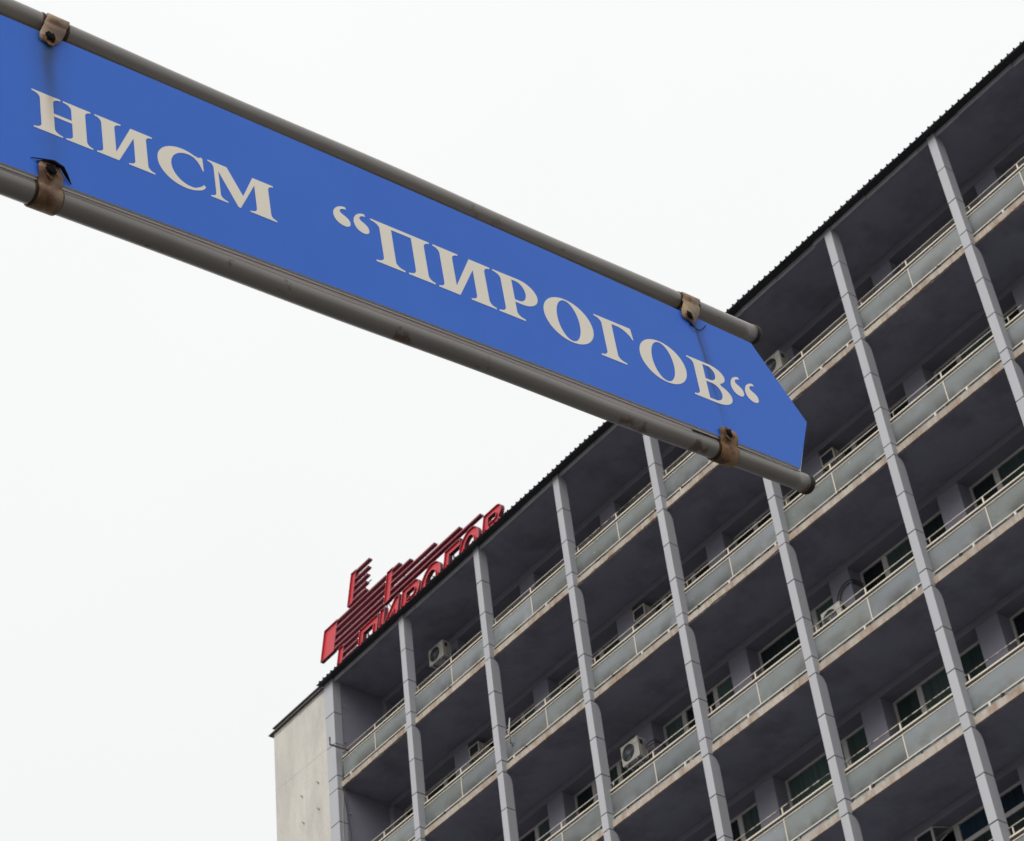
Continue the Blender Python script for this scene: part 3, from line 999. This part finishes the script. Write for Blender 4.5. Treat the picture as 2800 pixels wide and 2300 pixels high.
def vinyl_stained():
    m = M['vinyl'].copy(); m.name = 'vinyl_stained'
    t = m.node_tree; N, Lk = t.nodes, t.links
    bs = N['Principled BSDF']
    src = bs.inputs['Base Color'].links[0].from_socket
    co = N.new('ShaderNodeTexCoord'); sp = N.new('ShaderNodeSeparateXYZ'); Lk.new(co.outputs['Object'], sp.inputs[0])
    a = N.new('ShaderNodeMath'); a.operation = 'SUBTRACT'; a.inputs[1].default_value = -.7305; Lk.new(sp.outputs['X'], a.inputs[0])
    b = N.new('ShaderNodeMath'); b.operation = 'DIVIDE'; b.inputs[1].default_value = .009; Lk.new(a.outputs[0], b.inputs[0])
    c = N.new('ShaderNodeMath'); c.operation = 'MULTIPLY'; Lk.new(b.outputs[0], c.inputs[0]); Lk.new(b.outputs[0], c.inputs[1])
    d = N.new('ShaderNodeMath'); d.operation = 'MULTIPLY'; d.inputs[1].default_value = -1; Lk.new(c.outputs[0], d.inputs[0])
    e = N.new('ShaderNodeMath'); e.operation = 'POWER'; e.inputs[0].default_value = 2.718; Lk.new(d.outputs[0], e.inputs[1])
    up_ = N.new('ShaderNodeMapRange'); up_.inputs['From Min'].default_value = -.03; up_.inputs['From Max'].default_value = .055; up_.inputs['To Max'].default_value = .6
    Lk.new(sp.outputs['Y'], up_.inputs['Value'])
    k = N.new('ShaderNodeMath'); k.operation = 'MULTIPLY'; Lk.new(e.outputs[0], k.inputs[0]); Lk.new(up_.outputs[0], k.inputs[1])
    mx_ = N.new('ShaderNodeMixRGB'); mx_.inputs['Color2'].default_value = (.42, .30, .13, 1)
    Lk.new(k.outputs[0], mx_.inputs['Fac']); Lk.new(src, mx_.inputs['Color1']); Lk.new(mx_.outputs[0], bs.inputs['Base Color'])
    return m
M['vinyl_stained'] = vinyl_stained()
M['pipe'] = mat('pipe', (.225, .207, .188), rough=.32, var=.14, scale=3, dirt=(.10, .05, .025), dirt_amt=.9, dirt_scale=13, dirt_lo=.60, dirt_hi=.66, spec=.6)
M['clamp'] = mat('clamp', (.36, .25, .14), rough=.5, var=.15, scale=18, dirt=(.11, .042, .016), dirt_amt=.95, dirt_scale=12, dirt_lo=.40, dirt_hi=.56, bump=.06, bump_scale=120)
M['clamprust'] = mat('clamprust', (.27, .15, .075), rough=.8, var=.3, scale=25, dirt=(.03, .018, .012), dirt_amt=.9, dirt_scale=26, dirt_lo=.46, dirt_hi=.62, bump=.12, bump_scale=120)
M['rustring'] = mat('rustring', (.22, .09, .035), rough=.9, var=.35, scale=60, dirt=(.02, .012, .008), dirt_amt=.9, dirt_scale=50, dirt_lo=.48, dirt_hi=.6)

M['seam'] = mat('seam', (.055, .028, .016), rough=.9, var=.3, scale=60)
PT = .176                                     # top edge of the panel
def panel_out(x0, top, bot, ex=0.0):
    n = 40; pts = []
    for i in range(n + 1):                    # slight bow of the sheet along its edges
        s_ = x0 + (1.005 - x0) * i / n
        q = (s_ + .2) / .9
        pts.append((s_, top - .010 * q * q * .9))
    pts += [(1.008, .160), (1.1345 + ex, .0095), (1.067 + ex * 1.6, -.123 - ex)]
    for i in range(n + 1):
        s_ = 1.04 + (x0 - 1.04) * i / n
        q = (s_ - .15) / .8
        pts.append((s_, bot - .005 * q * q))
    return pts
for (nm, n0, labels) in (('panel', .0, None), ('back_panel', -.0435, None)):
    me = outline_mesh(nm, [panel_out(-1.25, .181, -.1145)], .004)
    me.materials.clear()
    for mm_ in (M['blue'], M['panelback'], M['paneledge']):
        me.materials.append(mm_)
    for v in me.vertices:
        v.co.z += n0
    for p in me.polygons:
        if abs(p.normal.z) < .5: p.material_index = 2
        elif nm == 'panel': p.material_index = 0 if p.normal.z > 0 else 1
        else: p.material_index = 1 if p.normal.z > 0 else 0
    o = sobj(nm, me, None)
    if nm == 'panel': panel = o

me = outline_mesh('rim_sheet', [panel_out(-1.25, .180, -.1182, .003)], .002)
me.materials.append(M['paneledge'])
for v in me.vertices:
    v.co.z -= .0034
sobj('rim_sheet', me, None)
m = MB(); m.box(-1.25, .74, -.1305, -.10, -.0066, -.0047)
sobj('backing_strip', m, M['panelback'])

# pipes
RP = .0195
UPH, LOH = .2175, -.1355
PN = -.0218
def pipe_end(s, h):
    return Vector((s, h, PN))
for (h, s1) in ((UPH, 1.045), (LOH, 1.100)):
    m = MB()
    n = 60
    pts = [(-1.30 + (s1 + 1.30) * i / n, h + .0012 * math.sin(i * .35 + h * 40), PN + .0008 * math.sin(i * .23)) for i in range(n + 1)]
    m.tube([(q_[0] if k_ < n else q_[0] + .003, q_[1], q_[2]) for k_, q_ in enumerate(pts)], RP, 28)
    p = sobj('pipe', m, M['pipe'])
    m = MB()
    m.tube([(s1 + .002, h, PN), (s1 + .003, h, PN), (s1 + .013, h, PN), (s1 + .016, h, PN)], [RP + .0008, RP + .0020, RP + .0020, RP + .0008], 28)
    sobj('end_cap', m, M['rubber'], p)
    m = MB()
    m.tube([(s1 - .005, h, PN), (s1 + .0022, h, PN)], RP + .0005, 28)
    sobj('rust_ring', m, M['clamprust'], p)

# clamps: band round the pipe and a tongue bolted onto the panel
def clamp(s0, h, lug, wd, mk, lugdir, label, tilt=0.0):
    rr = RP + .0016
    th = .0022
    n = 22
    m = MB()
    # band profile in (h,n): starts at the front of the panel, runs round the pipe
    prof = []
    a0 = -90 if lugdir < 0 else 90
    sgn = 1 if lugdir < 0 else -1
    tip = h + lugdir * lug
    def pr_pt(i):
        return prof[i]
    zf = .0040
    for i in range(8):                       # tongue lying on the panel
        q = i / 7
        prof.append((tip + (h + lugdir * .022 - tip) * q, zf + .001 * math.sin(q * 3)))
    for i in range(n + 1):                   # round the pipe
        an = math.radians(40 - 300 * i / n) if True else 0
        hh = h - lugdir * rr * math.sin(math.radians(-25 + 290 * i / n))
        nn_ = PN + rr * math.cos(math.radians(-25 + 290 * i / n))
        prof.append((hh, nn_))
    # normals for thickness
    outp = []
    for i in range(len(prof)):
        a = Vector(prof[max(0, i - 1)]); b = Vector(prof[min(len(prof) - 1, i + 1)])
        t_ = (b - a).normalized()
        nr = Vector((-t_.y, t_.x)) * (1 if lugdir < 0 else -1)
        outp.append((prof[i][0] - nr.x * 0, prof[i][1] - nr.y * 0, nr))
    w0 = wd / 2
    for i, (ph, pn, nr) in enumerate(outp):
        ww = w0
        if i < 8:                            # rounded tongue
            q = i / 7
            ww = w0 * (.55 + .45 * min(1, (q * 2.2) ** .55)) if q < .45 else w0
        sh_ = tilt * (ph - h)
        for side in (-1, 1):
            m.v.append((s0 + side * ww + sh_, ph, pn))
        for side in (-1, 1):
            m.v.append((s0 + side * ww + sh_, ph + nr.x * th, pn + nr.y * th))
    L = len(outp)
    for i in range(L - 1):
        p, q = i * 4, i * 4 + 4
        m.face([p, p + 1, q + 1, q], 0, True); m.face([p + 3, p + 2, q + 2, q + 3], 0, True)
        m.face([p, q, q + 2, p + 2], 0); m.face([p + 1, p + 3, q + 3, q + 1], 0)
    m.face([0, 2, 3, 1]); e = (L - 1) * 4; m.face([e, e + 1, e + 3, e + 2])
    c = sobj('clamp', m, M[mk])
    c['label'] = label
    bh = h + lugdir * (lug - .0125)
    bs_ = s0 + tilt * (bh - h)
    m = MB()
    pts = 20
    m.v.append((bs_, bh, zf + .0032))
    for i in range(pts):
        an = 2 * math.pi * i / pts
        rj = .0155 * random.uniform(.8, 1.2)
        m.v.append((bs_ + rj * math.cos(an), bh + rj * math.sin(an), zf + .0029))
    for i in range(pts):
        m.face([0, 1 + i, 1 + (i + 1) % pts])
    sobj('rust_stain', m, M['rustring'], c)
    m = MB()
    hp = 14
    m.v.append((bs_, bh, zf + .0042))
    for i in range(hp):                      # dark hollow bolt head, irregular with rust
        an = 2 * math.pi * i / hp
        rj = .0112 * random.uniform(.75, 1.15)
        m.v.append((bs_ + rj * math.cos(an) * .9, bh + rj * math.sin(an), zf + .0036))
    for i in range(hp):
        m.face([0, 1 + i, 1 + (i + 1) % hp])
    m.tube([(bs_, bh, zf + .0030), (bs_, bh, zf + .0052), (bs_, bh, zf + .0060)], [.0068, .0068, .0045], 6)
    sobj('bolt', m, M['black'], c)
    for sd_ in (-1, 1):                      # black rust and painted gap shadow where the band meets the pipe
        m = MB()
        xc = s0 + sd_ * (wd / 2 + .0012)
        m.tube([(xc - .0035, h, PN), (xc - .001, h, PN), (xc + .001, h, PN), (xc + .0035, h, PN)], [RP + .0002, RP + .0015, RP + .0015, RP + .0002], 28, caps=False)
        sobj('rust_shadow_seam', m, M['seam'], c)
    return c
clamp(-.705, UPH, .060, .041, 'clamp', -1, 'cream clamp with rusted bolt on the upper pipe, far from the arrow tip', .45)
cl1 = clamp(-.740, LOH, .0435, .043, 'clamp', 1, 'cream clamp with rusted bolt on the lower pipe, far from the arrow tip', -.1)
cl2 = clamp(.835, UPH, .066, .050, 'clamp', -1, 'rusty clamp on the upper pipe near the arrow tip', .55)
clamp(.846, LOH, .040, .052, 'clamprust', 1, 'dark rusted clamp on the lower pipe near the arrow tip', -.1)
# frayed black ties by the clamps
m = MB()
m.tube([(-.7666, -.0948, .0035), (-.7494, -.0895, .008), (-.738, -.0888, .0095), (-.7222, -.0935, .009), (-.7138, -.1045, .007), (-.7051, -.1145, .004)], [.0008, .0022, .0034, .0036, .0028, .0008], 6)
m.tube([(-.775, -.0905, .003), (-.757, -.0885, .006), (-.740, -.0855, .008), (-.724, -.090, .008), (-.711, -.104, .006)], [.0006, .0012, .0014, .0012, .0005], 5)
sobj('tie', m, M['black'], cl1)
m = MB()
m.tube([(.803, .142, .003), (.8079, .1386, .006), (.8174, .1345, .006), (.832, .137, .005), (.8496, .1505, .003), (.8629, .164, .001)], .0009, 5)
m.tube([(.806, .147, .004), (.811, .137, .007)], .0018, 5)
sobj('tie', m, M['black'], cl2)

# ---- lettering
def br(x0, y0, x1, y1, n=5, k=.55):
    """concave bracket from a stem point to a serif tip"""
    c = (x0 + (x1 - x0) * .12, y1 + (y0 - y1) * .12)
    res = []
    for i in range(n + 1):
        t_ = i / n
        res.append(((1 - t_) ** 2 * x0 + 2 * t_ * (1 - t_) * c[0] + t_ ** 2 * x1, (1 - t_) ** 2 * y0 + 2 * t_ * (1 - t_) * c[1] + t_ ** 2 * y1))
    return res
SY, BY = .035, .15
def foot(a, b, l, r):
    """from the left edge of a stem (a) down round its foot to its right edge (b)"""
    return br(a, BY, l, SY) + [(l, 0), (r, 0)] + br(b, BY, r, SY)[::-1]
def head(b, a, r, l):
    """from the right edge up round the head to the left edge"""
    return br(b, 1 - BY, r, 1 - SY) + [(r, 1), (l, 1)] + br(a, 1 - BY, l, 1 - SY)[::-1]
def s_en(w):
    return [foot(.19, .51, 0, .70) + [(.51, .485), (w - .485, .485)] + foot(w - .485, w - .14, w - .66, w) + head(w - .14, w - .485, w, w - .68) + [(w - .485, .56), (.51, .56)] + head(.51, .19, .70, 0)]
def s_i(w):
    l0, l1, r0, r1 = .16, .49, w - .50, w - .17
    o = br(l0, BY, 0, SY) + [(0, 0), (l1 + .06, 0), (r0, .76)] + foot(r0, r1, r0 - .17, w)
    o += br(r1, 1 - BY, w, 1 - SY) + [(w, 1), (r0 - .06, 1), (l1, .20)] + head(l1, l0, l1 + .17, 0)
    return [o]
def s_pi(w):
    o = foot(.21, .515, 0, .73) + [(.515, .925), (w - .485, .925)] + foot(w - .485, w - .16, w - .69, w) + br(w - .16, 1 - BY, w, 1 - SY) + [(w, 1), (0, 1)] + br(.21, 1 - BY, 0, 1 - SY)[::-1]
    return [o]
def s_g(w):
    o = foot(.20, .51, 0, .75) + [(.51, .925), (.72, .925), (.84, .90), (.95, .85), (1.04, .79), (w - .03, .72), (w, .72), (w - .03, 1), (0, 1)] + br(.20, 1 - BY, 0, 1 - SY)[::-1]
    return [o]
def s_o(w):
    return [arc(w / 2, .5, w / 2, .525, 0, 360, 56)[:-1], [(w / 2 + (x - w / 2), y) for x, y in arc(w / 2 - .005, .5, w / 2 - .385, .49, 0, 360, 44)[:-1]]]
def s_c(w):
    o = arc(.70, .5, .70, .53, 62, 300, 40)
    o += [(1.13, .075), (1.20, .125), (w, .205), (w - .045, .25), (1.15, .185), (1.05, .118)]
    o += arc(.86, .5, .50, .44, -80, -275, 36)
    o += [(1.0, .918), (1.09, .85), (1.16, .755), (1.20, .66), (w - .035, .63), (w - .015, .635), (w - .02, .98), (w - .07, .995), (w - .13, .95), (1.06, .968)]
    return [o]
def s_m(w):
    o = br(.15, BY, 0, SY) + [(0, 0), (.46, 0)] + br(.27, BY, .46, SY)[::-1] + [(.27, .79), (.735, 0), (.80, 0), (1.265, .80)]
    o += foot(1.265, 1.66, 1.07, w) + br(1.66, 1 - BY, w, 1 - SY) + [(w, 1), (1.235, 1), (.905, .36), (.52, 1), (0, 1)] + br(.15, 1 - BY, 0, 1 - SY)[::-1]
    return [o]
def s_r(w):
    o = foot(.20, .51, 0, .72) + [(.51, .40), (.66, .395)] + arc(.70, .70, w - .70, .305, -86, 90, 22) + [(0, 1)] + br(.20, 1 - BY, 0, 1 - SY)[::-1]
    h = [(.51, .455), (.60, .455)] + arc(.62, .695, .245, .24, -84, 84, 16) + [(.60, .935), (.51, .935)]
    return [o, h]
def s_v(w):
    o = br(.20, BY, 0, SY) + [(0, 0), (.72, 0)] + arc(.74, .275, w - .74, .275, -88, 62, 18) + arc(.70, .765, .50, .235, -55, 90, 16) + [(0, 1)] + br(.20, 1 - BY, 0, 1 - SY)[::-1]
    h1 = [(.51, .065), (.68, .065)] + arc(.70, .285, .285, .22, -84, 84, 14) + [(.51, .505)]
    h2 = [(.51, .57), (.64, .57)] + arc(.66, .755, .225, .185, -80, 84, 12) + [(.51, .94)]
    return [o, h1, h2]
def s_q(w):
    # high opening quote: ball at the bottom, tail curling up to the right
    p = [(.80, 1.0), (.58, .97), (.36, .89), (.17, .76), (.05, .60), (0, .43), (.04, .27), (.14, .14), (.30, .05), (.50, 0), (.72, 0), (.90, .06), (1.0, .17), (1.0, .30), (.92, .42), (.76, .51), (.58, .57), (.46, .63), (.42, .70), (.47, .78), (.58, .84), (.72, .875), (.86, .89)]
    return [[(x * w, y) for x, y in p]]
glyphs = [(s_en, -.7655, -.6565, -.0260, .0757), (s_i, -.6485, -.5370, -.0255, .0757), (s_c, -.5292, -.4340, -.0250, .0757), (s_m, -.4245, -.2866, -.0235, .0760),
          (s_q, -.1536, -.1157, .0300, .0432), (s_q, -.1069, -.0722, .0310, .0440),
          (s_pi, -.0652, .0745, -.0207, .0923), (s_i, .0832, .2255, -.0216, .0933), (s_r, .2330, .3451, -.0218, .0935), (s_o, .3571, .4905, -.0252, .0935),
          (s_g, .5020, .6080, -.0297, .0945), (s_o, .6207, .7563, -.0305, .0920), (s_v, .7680, .8890, -.0350, .0920),
          (s_q, .8959, .9338, .0070, .0475), (s_q, .9403, .9798, .0055, .0470)]
for gi, (fn, sa, sb, h0, hc) in enumerate(glyphs):
    wn_ = (sb - sa) / hc if fn is not s_q else 1.0
    loops = []
    for lp in fn(wn_):
        if fn is s_q:
            loops.append([(sa + x * (sb - sa), h0 + y * hc) for x, y in lp])
        else:
            loops.append([(sa + x * hc, h0 + y * hc) for x, y in lp])
    me = outline_mesh('letter' if fn is not s_q else 'quotation_mark', loops, .0003)
    for v in me.vertices:
        v.co.z += .00225
    me.materials.append(M['vinyl_stained'] if gi == 0 else M['vinyl'])
    sobj('letter' if fn is not s_q else 'quotation_mark', me, None, panel)

# post carrying the sign, left of the picture
m = MB()
tp = MS @ Vector((-1.30, .30, PN)); tp = tp - Vector((PB.x, PB.y, 0))
m.tube([(0, 0, 0), (tp.x * .3, tp.y * .3, tp.z * .6), (tp.x, tp.y, tp.z)], .04, 20)
m.tube([(0, 0, 0), (0, 0, .03)], .12, 20)
obj('post', m, M['pipe'], root)
